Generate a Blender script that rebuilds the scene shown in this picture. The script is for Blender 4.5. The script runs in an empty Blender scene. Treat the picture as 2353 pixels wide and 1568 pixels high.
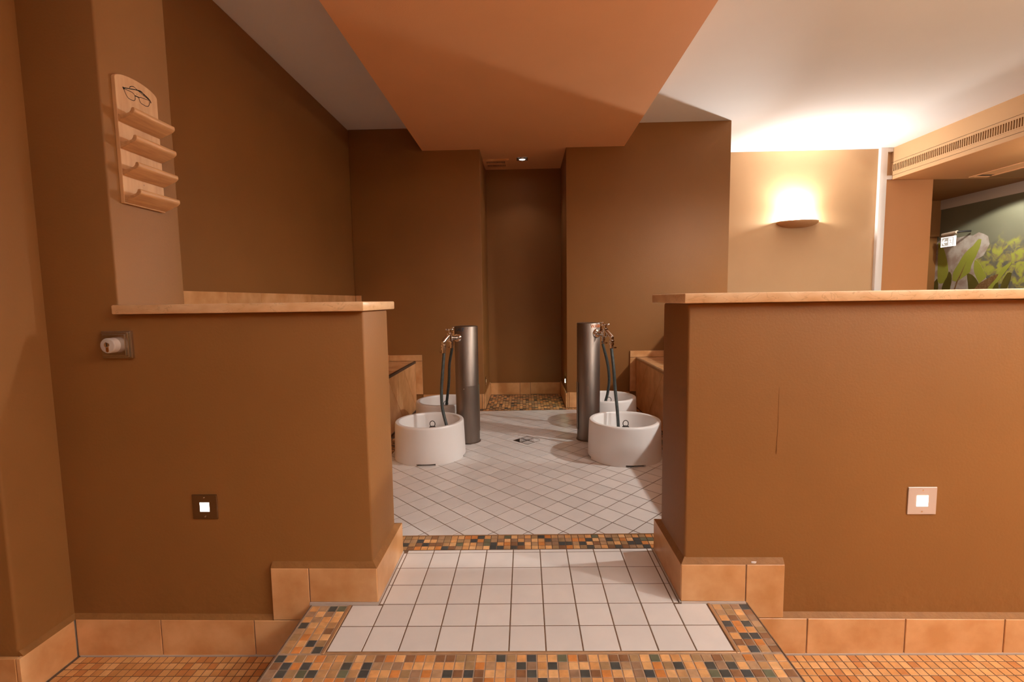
import bpy, bmesh, math, random
from mathutils import Vector, Matrix

random.seed(7)
S = bpy.context.scene
COL = S.collection
PI = math.pi
TILT = 0.0095153                     # the tiled floors fall about 1 % towards the left

# ------------------------------------------------------------------ camera
cd = bpy.data.cameras.new('camera'); cam = bpy.data.objects.new('camera', cd); COL.objects.link(cam)
cd.sensor_fit = 'HORIZONTAL'; cd.sensor_width = 36.0; cd.lens = 36.0 * 1083.9146 / 2353.0
cd.clip_start = 0.02
_r = Vector((0.9995411, 0.0266593, -0.0143858))
_u = Vector((0.0120565, 0.0855621, 0.9962599))
_f = Vector((-0.0277905, 0.9959761, -0.0852014))
cam.matrix_world = Matrix(((_r.x, _u.x, -_f.x, 0.0537939), (_r.y, _u.y, -_f.y, -1.2902001), (_r.z, _u.z, -_f.z, 0.9382604), (0, 0, 0, 1)))
S.camera = cam

# ------------------------------------------------------------------ world, exposure, room lights
W = bpy.data.worlds.new('world'); S.world = W; W.use_nodes = True
W.node_tree.nodes['Background'].inputs[0].default_value = (1.0, 0.72, 0.5, 1)
W.node_tree.nodes['Background'].inputs[1].default_value = 0.02
S.view_settings.view_transform = 'Standard'; S.view_settings.look = 'None'
S.view_settings.exposure = 0.0; S.view_settings.gamma = 1.0
S.view_settings.use_curve_mapping = False
S.cycles.max_bounces = 10; S.cycles.diffuse_bounces = 7
S.cycles.use_denoising = True
S.cycles.sample_clamp_indirect = 6.0


def lamp(name, kind, loc, power, color, radius=0.04, target=None, angle=None, blend=0.3, size=None):
    l = bpy.data.lights.new(name, kind); o = bpy.data.objects.new(name, l); COL.objects.link(o)
    o.location = loc; l.energy = power; l.color = color
    if kind in ('POINT', 'SPOT'): l.shadow_soft_size = radius
    if kind == 'SPOT': l.spot_size = angle; l.spot_blend = blend
    if kind == 'AREA': l.shape = 'RECTANGLE'; l.size, l.size_y = size
    if target is not None:
        o.rotation_euler = (Vector(target) - Vector(loc)).to_track_quat('-Z', 'Y').to_euler()
    return o


WARM = (1.0, 0.95, 0.88)
lamp('sconce_bulb', 'POINT', (2.80, 3.555, 1.725), 38, WARM, 0.035)
lamp('sconce_reflector', 'SPOT', (2.78, 3.52, 1.715), 190, WARM, 0.03, target=(-1.2, 0.6, 2.03), angle=math.radians(62), blend=1.0)
lamp('right_wall_lamp', 'POINT', (4.9, 0.5, 1.9), 34, WARM, 0.08)
lamp('sconce_uplight', 'SPOT', (2.80, 3.50, 1.715), 70, WARM, 0.05, target=(2.76, 3.35, 2.7), angle=math.radians(150), blend=0.9)
lamp('front_ceiling_spot', 'SPOT', (2.6, -0.95, 2.36), 120, WARM, 0.05, target=(2.5, -0.9, 0.0), angle=math.radians(146), blend=0.45)
lamp('footbath_fill', 'SPOT', (2.65, 0.65, 2.36), 215, WARM, 0.05, target=(2.5, 0.7, 0.0), angle=math.radians(155), blend=0.4)  # unseen light added to brighten the foot bath floor, basins and back wall
lamp('hall_uplight_right', 'SPOT', (3.1, -2.1, 1.5), 980, WARM, 0.06, target=(3.0, -2.0, 3.0), angle=math.radians(160), blend=0.8)
lamp('hall_fill', 'SPOT', (0.2, -2.8, 1.5), 130, WARM, 0.06, target=(0.2, -2.5, 3.0), angle=math.radians(150), blend=0.8)  # unseen fill added behind the camera to lift ceiling and floor
lamp('hall_fill_left', 'SPOT', (-2.4, -2.4, 1.6), 14, WARM, 0.06, target=(-2.3, -2.2, 3.0), angle=math.radians(150), blend=0.8)  # weak unseen fill added on the left side
lamp('niche_spot', 'SPOT', (0.048, 3.03, 2.17), 3.2, (1.0, 0.9, 0.78), 0.02, target=(0.048, 3.07, 0), angle=math.radians(105), blend=0.7)
lamp('mural_downlight', 'SPOT', (4.66, 3.68, 2.06), 50, (1.0, 0.95, 0.86), 0.03, target=(4.66, 3.68, 0), angle=math.radians(143), blend=0.15)
lamp('mural_room_fill', 'POINT', (4.25, 2.2, 1.75), 20, WARM, 0.06)  # unseen fill light added to brighten the cornice, sign and soffit


# ------------------------------------------------------------------ materials
def nodes(m):
    m.use_nodes = True
    return m.node_tree.nodes, m.node_tree.links, m.node_tree.nodes['Principled BSDF']


def pbr(name, col, rough=0.6, metal=0.0, spec=0.5):
    m = bpy.data.materials.new(name); n, l, b = nodes(m)
    b.inputs['Base Color'].default_value = (*col, 1); b.inputs['Roughness'].default_value = rough
    b.inputs['Metallic'].default_value = metal; b.inputs['Specular IOR Level'].default_value = spec
    return m


def mottled(name, c1, c2, scale=6, rough=0.6, bump=0.0, bscale=120, metal=0.0, spec=0.5, detail=6, per_object=0.0, lo=0.35, hi=0.65, stretch=None, coat=0.0):
    """Procedural colour noise between two paints plus fine relief; per_object shifts value from piece to piece."""
    m = pbr(name, c1, rough, metal, spec); n, l, b = nodes(m)
    tc = n.new('ShaderNodeTexCoord'); nz = n.new('ShaderNodeTexNoise'); rp = n.new('ShaderNodeValToRGB')
    vec = tc.outputs['Object']
    if stretch:
        mp = n.new('ShaderNodeMapping'); mp.inputs['Scale'].default_value = stretch
        l.new(vec, mp.inputs['Vector']); vec = mp.outputs['Vector']
    if per_object:
        oi = n.new('ShaderNodeObjectInfo'); mu = n.new('ShaderNodeMath'); mu.operation = 'MULTIPLY'; mu.inputs[1].default_value = 37.0
        l.new(oi.outputs['Random'], mu.inputs[0])
        ad = n.new('ShaderNodeVectorMath'); ad.operation = 'ADD'
        l.new(vec, ad.inputs[0]); l.new(mu.outputs[0], ad.inputs[1]); vec = ad.outputs[0]
    nz.inputs['Scale'].default_value = scale; nz.inputs['Detail'].default_value = detail
    l.new(vec, nz.inputs['Vector'])
    rp.color_ramp.elements[0].position = lo; rp.color_ramp.elements[1].position = hi
    rp.color_ramp.elements[0].color = (*c1, 1); rp.color_ramp.elements[1].color = (*c2, 1)
    l.new(nz.outputs['Fac'], rp.inputs['Fac'])
    out = rp.outputs['Color']
    if per_object:
        hs = n.new('ShaderNodeHueSaturation'); mr = n.new('ShaderNodeMapRange')
        mr.inputs['To Min'].default_value = 1 - per_object; mr.inputs['To Max'].default_value = 1 + per_object
        l.new(oi.outputs['Random'], mr.inputs['Value']); l.new(mr.outputs[0], hs.inputs['Value'])
        l.new(out, hs.inputs['Color']); out = hs.outputs['Color']
    l.new(out, b.inputs['Base Color'])
    if coat: b.inputs['Coat Weight'].default_value = coat; b.inputs['Coat Roughness'].default_value = 0.15
    if bump:
        bn = n.new('ShaderNodeTexNoise'); bn.inputs['Scale'].default_value = bscale; bn.inputs['Detail'].default_value = 4
        l.new(tc.outputs['Object'], bn.inputs['Vector'])
        bp = n.new('ShaderNodeBump'); bp.inputs['Strength'].default_value = bump; bp.inputs['Distance'].default_value = 0.004
        l.new(bn.outputs['Fac'], bp.inputs['Height']); l.new(bp.outputs['Normal'], b.inputs['Normal'])
    return m


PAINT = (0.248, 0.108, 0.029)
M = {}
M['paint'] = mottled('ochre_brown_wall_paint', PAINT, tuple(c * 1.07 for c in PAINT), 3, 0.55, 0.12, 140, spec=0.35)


def lumpy_base(m):
    """Uneven plaster low on the walls: a second, coarser relief that fades out with height."""
    n, l, b = nodes(m)
    old = b.inputs['Normal'].links[0].from_node
    tc = n.new('ShaderNodeTexCoord'); sx = n.new('ShaderNodeSeparateXYZ'); l.new(tc.outputs['Object'], sx.inputs[0])
    mr = n.new('ShaderNodeMapRange'); mr.inputs[1].default_value = 0.12; mr.inputs[2].default_value = -0.05; l.new(sx.outputs['Z'], mr.inputs[0])
    nz = n.new('ShaderNodeTexNoise'); nz.inputs['Scale'].default_value = 17; nz.inputs['Detail'].default_value = 3; nz.inputs['Distortion'].default_value = 0.0
    l.new(tc.outputs['Object'], nz.inputs['Vector'])
    mu = n.new('ShaderNodeMath'); mu.operation = 'MULTIPLY'; l.new(mr.outputs[0], mu.inputs[0]); l.new(nz.outputs['Fac'], mu.inputs[1])
    bp = n.new('ShaderNodeBump'); bp.inputs['Strength'].default_value = 0.5; bp.inputs['Distance'].default_value = 0.012
    l.new(mu.outputs[0], bp.inputs['Height']); l.new(old.outputs[0], bp.inputs['Normal']); l.new(bp.outputs[0], b.inputs['Normal'])


lumpy_base(M['paint'])
M['fillet'] = mottled('ochre_brown_plaster', tuple(c * 0.95 for c in PAINT), tuple(c * 1.1 for c in PAINT), 30, 0.6, 0.5, 70, spec=0.3)
M['soffit'] = mottled('orange_soffit_paint', (0.80, 0.415, 0.205), (0.82, 0.43, 0.215), 3, 0.6, 0.1, 160, spec=0.3)
M['sand'] = mottled('sand_wall_paint', (0.53, 0.335, 0.175), (0.55, 0.35, 0.185), 3, 0.6, 0.1, 160, spec=0.3)
M['ceiling'] = mottled('white_ceiling_paint', (0.77, 0.755, 0.75), (0.79, 0.775, 0.77), 2, 0.8, 0.06, 200, spec=0.2)
M['tan'] = mottled('tan_stone_tile', (0.57, 0.28, 0.105), (0.74, 0.43, 0.205), 9, 0.32, 0.05, 200, per_object=0.07, spec=0.45)
M['white_tile'] = mottled('white_glazed_tile', (0.71, 0.695, 0.685), (0.75, 0.73, 0.715), 14, 0.38, 0.03, 300, per_object=0.05, spec=0.4)
M['grout'] = mottled('brown_grout', (0.125, 0.070, 0.040), (0.165, 0.096, 0.056), 40, 0.9, 0.2, 300)
M['grout_light'] = mottled('greyish_grout', (0.34, 0.235, 0.165), (0.42, 0.30, 0.215), 40, 0.9, 0.2, 300)
M['mortar'] = mottled('grey_mortar', (0.20, 0.16, 0.13), (0.26, 0.21, 0.17), 40, 0.9, 0.3, 200)
M['silicone'] = pbr('grey_silicone', (0.52, 0.45, 0.40), 0.5)
M['bronze'] = mottled('bronze_edge_profile', (0.42, 0.25, 0.13), (0.5, 0.3, 0.16), 30, 0.38, 0.0, metal=0.35)
M['steel'] = mottled('brushed_stainless_steel', (0.22, 0.182, 0.156), (0.275, 0.23, 0.20), 14, 0.44, 0.05, 60, metal=1.0, stretch=(1, 1, 0.15))
M['steel_plate'] = mottled('polished_steel_plate', (0.55, 0.5, 0.46), (0.6, 0.55, 0.5), 20, 0.22, 0, metal=1.0)
M['chrome'] = pbr('chrome', (0.80, 0.76, 0.72), 0.10, 1.0)
M['brass'] = pbr('worn_brass', (0.72, 0.42, 0.2), 0.25, 1.0)
M['ceramic'] = mottled('white_moulded_basin', (0.80, 0.785, 0.775), (0.83, 0.815, 0.805), 4, 0.30, 0.02, 200, spec=0.5)
M['black'] = pbr('black_rubber', (0.012, 0.010, 0.009), 0.45)
M['hose'] = mottled('dark_green_grey_hose', (0.035, 0.045, 0.045), (0.055, 0.068, 0.066), 60, 0.42, 0.1, 200)
M['wood'] = mottled('pale_plywood', (0.56, 0.305, 0.137), (0.66, 0.39, 0.19), 7, 0.55, 0.06, 90, stretch=(1, 6, 1.0))
M['shelf_wood'] = mottled('grained_pine', (0.47, 0.235, 0.095), (0.62, 0.34, 0.15), 10, 0.5, 0.1, 90, stretch=(10, 1.2, 14), lo=0.3, hi=0.7, per_object=0.05)
M['ink'] = pbr('black_print', (0.008, 0.006, 0.005), 0.7)
M['pvc'] = pbr('white_plastic_trim', (0.80, 0.77, 0.75), 0.35)
M['plaster_lamp'] = mottled('painted_plaster_shell', (0.58, 0.33, 0.17), (0.6, 0.345, 0.18), 8, 0.5, 0.03, 200)
M['dark_recess'] = pbr('dark_duct', (0.09, 0.05, 0.028), 0.8)
M['blue_letter'] = pbr('blue_lettering', (0.02, 0.07, 0.12), 0.5)
M['red_letter'] = pbr('orange_red_lettering', (0.55, 0.14, 0.03), 0.5)
M['knob'] = pbr('light_grey_knob', (0.55, 0.49, 0.45), 0.35)


def marble():
    m = pbr('veined_tan_marble', (0.66, 0.41, 0.21), 0.35); n, l, b = nodes(m)
    tc = n.new('ShaderNodeTexCoord')
    mp = n.new('ShaderNodeMapping'); mp.inputs['Scale'].default_value = (1.0, 1.0, 2.2); l.new(tc.outputs['Object'], mp.inputs[0])
    n1 = n.new('ShaderNodeTexNoise'); n1.inputs['Scale'].default_value = 16; n1.inputs['Detail'].default_value = 7
    l.new(mp.outputs[0], n1.inputs['Vector'])
    rp = n.new('ShaderNodeValToRGB'); e = rp.color_ramp.elements
    e[0].position = 0.3; e[0].color = (0.70, 0.42, 0.21, 1); e[1].position = 0.7; e[1].color = (0.84, 0.58, 0.34, 1)
    l.new(n1.outputs['Fac'], rp.inputs['Fac'])
    n2 = n.new('ShaderNodeTexNoise'); n2.inputs['Scale'].default_value = 9; n2.inputs['Detail'].default_value = 5; n2.inputs['Distortion'].default_value = 1.6
    l.new(mp.outputs[0], n2.inputs['Vector'])
    v = n.new('ShaderNodeValToRGB'); e = v.color_ramp.elements
    e[0].position = 0.485; e[0].color = (0, 0, 0, 1); e[1].position = 0.515; e[1].color = (0, 0, 0, 1)
    k = v.color_ramp.elements.new(0.5); k.color = (1, 1, 1, 1)
    l.new(n2.outputs['Fac'], v.inputs['Fac'])
    mx = n.new('ShaderNodeMix'); mx.data_type = 'RGBA'
    mu = n.new('ShaderNodeMath'); mu.operation = 'MULTIPLY'; mu.inputs[1].default_value = 0.38; l.new(v.outputs['Color'], mu.inputs[0])
    l.new(mu.outputs[0], mx.inputs[0]); l.new(rp.outputs['Color'], mx.inputs[6]); mx.inputs[7].default_value = (0.34, 0.155, 0.06, 1)
    l.new(mx.outputs[2], b.inputs['Base Color'])
    bp = n.new('ShaderNodeBump'); bp.inputs['Strength'].default_value = 0.25; bp.inputs['Distance'].default_value = 0.002
    l.new(n1.outputs['Fac'], bp.inputs['Height']); l.new(bp.outputs[0], b.inputs['Normal'])
    return m


M['marble'] = marble()


def emit(name, col, strength):
    m = bpy.data.materials.new(name); n, l, b = nodes(m)
    b.inputs['Base Color'].default_value = (*col, 1)
    b.inputs['Emission Color'].default_value = (*col, 1); b.inputs['Emission Strength'].default_value = strength
    return m


M['led'] = emit('led_window', (1.0, 0.93, 0.80), 7.0)
M['led_green'] = emit('led_window_greenish', (0.92, 1.0, 0.62), 150.0)
M['led_dim'] = emit('led_window_dim', (0.9, 0.8, 0.5), 0.12)
M['plate_dark'] = pbr('dark_polished_plate', (0.22, 0.17, 0.13), 0.16, 1.0)
M['plate_light'] = pbr('silver_plate', (0.66, 0.58, 0.54), 0.42, 0.25)
M['led_spot'] = emit('led_spot_lens', (1.0, 0.97, 0.93), 14.0)
M['bulb'] = emit('halogen_bulb', (1.0, 0.9, 0.8), 20.0)
M['sign_lit'] = emit('lit_sign_acrylic', (1.0, 0.97, 0.95), 1.0)
M['sign_grey'] = emit('lit_sign_field', (0.40, 0.36, 0.31), 0.8)
M['tube'] = mottled('satin_lamp_housing', (0.80, 0.62, 0.47), (0.85, 0.68, 0.52), 20, 0.25, 0, metal=0.15)

# mosaic palettes (sRGB-ish linear albedos)
ORANGES = [(0.60, 0.30, 0.11), (0.52, 0.235, 0.075), (0.66, 0.36, 0.15), (0.47, 0.185, 0.055), (0.63, 0.33, 0.125), (0.56, 0.27, 0.095)]
MIXED = [(0.62, 0.345, 0.145), (0.52, 0.205, 0.06), (0.66, 0.385, 0.175), (0.30, 0.19, 0.095), (0.21, 0.105, 0.052), (0.27, 0.165, 0.10),
         (0.060, 0.062, 0.056), (0.115, 0.12, 0.075), (0.36, 0.225, 0.125), (0.56, 0.285, 0.11), (0.055, 0.06, 0.06), (0.42, 0.24, 0.11)]
MIX_W = [10, 8, 7, 8, 8, 5, 8, 4, 8, 9, 6, 7]
for i, c in enumerate(ORANGES):
    M['om%d' % i] = mottled('orange_mosaic_glaze', c, tuple(min(1, x * 1.18) for x in c), 45, 0.34, 0.03, 300, per_object=0.06, spec=0.4)
for i, c in enumerate(MIXED):
    M['mm%d' % i] = mottled('mixed_mosaic_glaze', c, tuple(min(1, x * 1.3) for x in c), 45, 0.32, 0.03, 300, per_object=0.10, spec=0.4)


# ------------------------------------------------------------------ mesh helpers
class MB:
    def __init__(s): s.v = []; s.f = []; s.mi = []; s.cur = 0
    def add(s, vs, fs):
        o = len(s.v); s.v += [tuple(v) for v in vs]; s.f += [tuple(i + o for i in f) for f in fs]; s.mi += [s.cur] * len(fs)
        return s
    def box(s, x0, x1, y0, y1, z0, z1):
        return s.add([(x0, y0, z0), (x1, y0, z0), (x1, y1, z0), (x0, y1, z0), (x0, y0, z1), (x1, y0, z1), (x1, y1, z1), (x0, y1, z1)],
                     [(0, 3, 2, 1), (4, 5, 6, 7), (0, 1, 5, 4), (1, 2, 6, 5), (2, 3, 7, 6), (3, 0, 4, 7)])
    def prism(s, pts, lo, hi, axis):
        """Extrude a 2-D polygon along axis: 0 -> pts are (y,z); 1 -> (x,z); 2 -> (x,y)."""
        def P(p, t): return (t, p[0], p[1]) if axis == 0 else ((p[0], t, p[1]) if axis == 1 else (p[0], p[1], t))
        n = len(pts)
        s.add([P(p, lo) for p in pts] + [P(p, hi) for p in pts],
              [tuple(range(n - 1, -1, -1)), tuple(range(n, 2 * n))] + [(i, (i + 1) % n, n + (i + 1) % n, n + i) for i in range(n)])
        return s
    def lathe(s, prof, seg=32, origin=(0, 0, 0), x=(1, 0, 0), y=(0, 1, 0), z=(0, 0, 1), a0=0.0, a1=2 * PI):
        o, X, Y, Z = Vector(origin), Vector(x), Vector(y), Vector(z)
        full = abs(a1 - a0 - 2 * PI) < 1e-6; k = seg if full else seg + 1
        vs = []
        for r, h in prof:
            for i in range(k):
                a = a0 + (a1 - a0) * i / seg
                vs.append(o + X * (r * math.cos(a)) + Y * (r * math.sin(a)) + Z * h)
        fs = []
        for j in range(len(prof) - 1):
            for i in range(seg):
                i2 = (i + 1) % k
                fs.append((j * k + i, j * k + i2, (j + 1) * k + i2, (j + 1) * k + i))
        return s.add(vs, fs)
    def tube(s, path, r, seg=12, cap=True):
        P = [Vector(p) for p in path]; n = len(P)
        R = r if isinstance(r, (list, tuple)) else [r] * n
        t0 = (P[1] - P[0]).normalized()
        up = Vector((0, 0, 1)) if abs(t0.z) < 0.9 else Vector((1, 0, 0))
        a = t0.cross(up).normalized(); vs = []
        for i in range(n):
            t = (P[min(i + 1, n - 1)] - P[max(i - 1, 0)]).normalized()
            a = (a - t * a.dot(t)).normalized(); b = t.cross(a)
            for k in range(seg):
                g = 2 * PI * k / seg
                vs.append(P[i] + (a * math.cos(g) + b * math.sin(g)) * R[i])
        fs = [(i * seg + k, i * seg + (k + 1) % seg, (i + 1) * seg + (k + 1) % seg, (i + 1) * seg + k) for i in range(n - 1) for k in range(seg)]
        if cap: fs += [tuple(range(seg - 1, -1, -1)), tuple(range((n - 1) * seg, n * seg))]
        return s.add(vs, fs)
    def mesh(s, name, mats, smooth=False, bevel=0.0, seg=2):
        me = bpy.data.meshes.new(name); me.from_pydata(s.v, [], s.f)
        for m in (mats if isinstance(mats, (list, tuple)) else [mats]): me.materials.append(m)
        me.polygons.foreach_set('material_index', s.mi)
        bm = bmesh.new(); bm.from_mesh(me); bmesh.ops.recalc_face_normals(bm, faces=bm.faces)
        if bevel:
            ed = [e for e in bm.edges if len(e.link_faces) == 2 and e.calc_face_angle(0) > 0.5]
            bmesh.ops.bevel(bm, geom=ed, offset=bevel, segments=seg, profile=0.5, affect='EDGES', clamp_overlap=True)
        bm.to_mesh(me); bm.free()
        if smooth:
            me.polygons.foreach_set('use_smooth', [True] * len(me.polygons))
            me.set_sharp_from_angle(angle=math.radians(38))
        return me
    def build(s, name, mats, parent=None, loc=(0, 0, 0), rot=(0, 0, 0), **k):
        return put(s.mesh(name, mats, **k), name, parent, loc, rot)


def put(me, name, parent=None, loc=(0, 0, 0), rot=(0, 0, 0)):
    o = bpy.data.objects.new(name, me); COL.objects.link(o)
    o.location = loc; o.rotation_euler = rot
    if parent is not None: o.parent = parent
    return o


def thing(name, label, cat, loc=(0, 0, 0), rotz=0.0, group=None):
    o = bpy.data.objects.new(name, None); COL.objects.link(o); o.location = loc; o.rotation_euler = (0, 0, rotz)
    return tag(o, label, cat, group)


def tag(o, label=None, cat=None, group=None, kind=None):
    if label: o['label'] = label
    if cat: o['category'] = cat
    if group: o['group'] = group
    if kind: o['kind'] = kind
    return o


def struct(o, label=None):
    o['kind'] = 'structure'
    if label: o['label'] = label
    return o


def kids(o): return [c for c in bpy.data.objects if c.parent == o]


def dup(o, loc=None, rotz=None, parent=None):
    c = o.copy(); COL.objects.link(c)
    if loc is not None: c.location = loc
    if rotz is not None: c.rotation_euler = (0, 0, rotz)
    if parent is not None: c.parent = parent
    for ch in kids(o): dup(ch, parent=c)
    return c


def fz(x): return TILT * x


def tile_mesh(name, w, d, h, mat, ch=0.0016):
    """One floor tile, top at z = 0, centred: 18 triangles with a chamfered arris."""
    b = MB(); a, c = w / 2, d / 2; e, g = a - ch, c - ch
    b.add([(-a, -c, -h), (a, -c, -h), (a, c, -h), (-a, c, -h), (-a, -c, -ch), (a, -c, -ch), (a, c, -ch), (-a, c, -ch), (-e, -g, 0), (e, -g, 0), (e, g, 0), (-e, g, 0)],
          [(8, 9, 10, 11)] + [(i, (i + 1) % 4, 4 + (i + 1) % 4, 4 + i) for i in range(4)] + [(4 + i, 4 + (i + 1) % 4, 8 + (i + 1) % 4, 8 + i) for i in range(4)])
    return b.mesh(name, mat)


def clip(poly, x0, x1, y0, y1):
    for ax, v, sgn in ((0, x0, 1), (0, x1, -1), (1, y0, 1), (1, y1, -1)):
        out = []
        for i in range(len(poly)):
            p, q = poly[i], poly[(i + 1) % len(poly)]
            dp, dq = (p[ax] - v) * sgn, (q[ax] - v) * sgn
            if dp >= 0: out.append(p)
            if (dp > 0 and dq < 0) or (dp < 0 and dq > 0):
                t = dp / (dp - dq); out.append((p[0] + t * (q[0] - p[0]), p[1] + t * (q[1] - p[1])))
        poly = out
        if len(poly) < 3: return []
    return poly


def area(p): return 0.5 * sum(p[i][0] * p[(i + 1) % len(p)][1] - p[(i + 1) % len(p)][0] * p[i][1] for i in range(len(p)))


# ================================================================== SETTING: walls, ceilings
CEIL, BEAM = 2.385, 2.20
HW_F, HW_B = 0.113, 0.360                 # front and back of the parapet walls

wl = MB().box(-3.4, -1.41, -0.055, 3.9, -0.4, CEIL).build('wall_left', M['paint'], bevel=0.008, seg=3, smooth=True); struct(wl)
A_, D_, E_ = HW_F, HW_B, 0.398
pv = [(-1.43, A_, -.4), (-.431, A_, -.4), (-.431, A_, .9135), (-1.18, A_, .9135), (-1.18, A_, CEIL), (-1.43, A_, CEIL),
      (-.431, D_, -.4), (-.431, D_, .9135), (-1.18, D_, .9135), (-1.18, D_, -.4), (-1.18, E_, -.4), (-1.18, E_, .9135), (-1.18, E_, CEIL), (-1.43, E_, CEIL), (-1.43, E_, -.4)]
pf = [(0, 1, 2, 3, 4, 5), (1, 6, 7, 2), (2, 7, 8, 3), (6, 9, 8, 7), (3, 8, 11, 12, 4), (9, 10, 11, 8), (14, 13, 12, 11, 10), (4, 12, 13, 5), (0, 5, 13, 14), (0, 14, 10, 9, 6, 1)]
wpl = MB().add(pv, pf).build('wall_parapet_left', M['paint'], bevel=0.006, seg=3, smooth=True); struct(wpl)
wpr = MB().box(0.535, 3.4, HW_F, HW_B, -0.4, 0.9225).build('wall_parapet_right', M['paint'], bevel=0.007, seg=3, smooth=True); struct(wpr)
wps = MB().box(1.525, 1.767, HW_B, 2.76, -0.4, 0.923).build('wall_parapet_side', M['paint'], bevel=0.006, seg=2, smooth=True); struct(wps)
wb = MB().box(-1.41, -0.307, 2.76, 3.9, -0.4, CEIL).build('wall_back_left', M['paint'], bevel=0.006, seg=3, smooth=True); struct(wb)
wbr = MB().box(0.412, 1.767, 2.76, 3.62, -0.4, CEIL).build('wall_back_right', M['paint'], bevel=0.004, seg=2, smooth=True); struct(wbr)
wn = MB().box(-0.307, 0.412, 3.38, 3.9, -0.4, CEIL).build('wall_niche', M['paint']); struct(wn)
ws = MB().box(0.412, 4.115, 3.62, 3.9, -0.4, CEIL).build('wall_sconce', M['sand'], bevel=0.004, seg=2, smooth=True); struct(ws)
we = MB().box(3.6, 5.4, 4.75, 4.95, -0.4, 2.4)
we.build('wall_end', M['paint'])
struct(bpy.data.objects['wall_end'])
MB().box(4.9, 5.15, 4.715, 4.76, 1.645, 2.08).build('lintel', M['paint'], bpy.data.objects['wall_end'])
wr = MB().box(5.17, 5.4, -3.6, 4.75, -0.4, 2.4).build('wall_right', M['paint']); struct(wr)
wk = MB().box(-3.4, 5.4, -3.8, -3.6, -0.4, 2.4).build('wall_behind', M['paint']); struct(wk)
wo = MB().box(-3.6, -3.4, -3.8, -0.055, -0.4, 2.4).build('wall_far_left', M['paint']); struct(wo)
ce = MB().box(-3.6, 5.4, -3.8, 4.95, CEIL, CEIL + 0.1).build('ceiling', M['ceiling']); struct(ce)
bm_ = MB().box(-0.789, 0.893, 0.05, 2.76, BEAM, CEIL).box(-0.307, 0.412, 2.76, 3.38, BEAM, CEIL).build('ceiling_beam', M['soffit']); struct(bm_)

# bulkhead with its grille groove and the low soffit behind it
bk = MB()
bk.box(3.70, 5.17, -3.6, 3.62, 2.222, CEIL).box(3.70, 5.17, -3.6, 3.62, 2.08, 2.152)
bk.box(3.745, 5.17, -3.6, 3.62, 2.152, 2.222).box(3.70, 3.745, 3.579, 3.62, 2.152, 2.222)
bk.box(4.12, 5.17, 3.625, 4.75, 2.08, CEIL)
bko = bk.build('ceiling_bulkhead', M['sand']); struct(bko)
for z in (2.243, 2.115): MB().box(3.697, 3.7005, -1.0, 3.612, z, z + 0.0016).build('panel_joint', M['dark_recess'], bko)
gr = thing('air_grille', 'long slotted air grille in the face of the sand coloured bulkhead', 'grille', (3.70, 2.5, 2.187))
MB().box(0.030, 0.044, -0.60, 1.078, -0.036, 0.036).build('duct_opening', M['dark_recess'], gr)
fm = MB().box(-0.003, 0.001, -0.60, 1.088, 0.033, 0.042).box(-0.003, 0.001, -0.60, 1.088, -0.042, -0.033).box(-0.003, 0.001, 1.079, 1.088, -0.033, 0.033)
fm.build('frame', M['sand'], gr)
sl = MB().box(0.0, 0.010, -0.0040, 0.0040, -0.0345, 0.0345).mesh('slat', M['sand'])
for k in range(84): put(sl, 'slat', gr, (0, 1.066 - 0.0197 * k, 0))

lv = thing('linear_vent', 'long flush slot vent in the soffit under the bulkhead', 'vent', (4.50, 3.0, 2.08))
MB().box(-0.10, -0.072, -2.5, 0.55, -0.008, 0.0).box(0.072, 0.10, -2.5, 0.50, -0.008, 0.0).box(-0.08, 0.08, 0.53, 0.55, -0.008, 0.0).build('frame', M['soffit'], lv)
MB().box(-0.072, 0.072, -2.5, 0.46, -0.003, 0.0).build('flap', M['soffit'], lv)
MB().box(-0.06, 0.07, 0.47, 0.52, -0.003, 0.0).build('slot', M['dark_recess'], lv)

M['orange'] = mottled('orange_wall_paint', (0.50, 0.225, 0.085), (0.52, 0.24, 0.092), 3, 0.55, 0.1, 160, spec=0.3)
MB().box(3.645, 4.1155, 3.612, 3.622, -0.17, 2.0795).build('painted_pier', M['orange'], ws)
MB().box(3.7005, 4.62, -3.6, 3.612, 2.0775, 2.0802).build('soffit_board', M['orange'], bko)
MB().box(4.62, 5.135, -3.6, 3.612, 2.0775, 2.0802).build('soffit_board', M['paint'], bko)  # soffit beyond the slot vent set to a darker brown
MB().box(4.118, 5.135, 3.63, 4.714, 2.0775, 2.0802).build('soffit_board', M['paint'], bko)  # far part in the same darker brown

# white plastic trims at the sconce wall
t1 = MB().box(3.575, 3.645, 3.585, 3.622, -0.17, CEIL).build('trim_1', M['pvc'], bevel=0.004, smooth=True); struct(t1, 'tall white plastic corner trim beside the sconce wall')
t2 = MB().box(3.645, 3.70, 3.59, 3.622, 2.345, CEIL).build('trim_2', M['pvc'], bevel=0.003, smooth=True); struct(t2, 'short white trim under the ceiling beside the bulkhead')
t3 = MB().box(3.645, 3.70, 3.59, 3.622, 2.08, 2.118).build('trim_3', M['pvc'], bevel=0.003, smooth=True); struct(t3, 'short white trim level with the bulkhead underside')
t4 = MB().box(5.135, 5.172, -3.6, 4.75, 1.965, 2.08).build('trim_4', M['pvc'], bevel=0.004, smooth=True); struct(t4, 'white cornice strip above the jungle mural')


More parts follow.
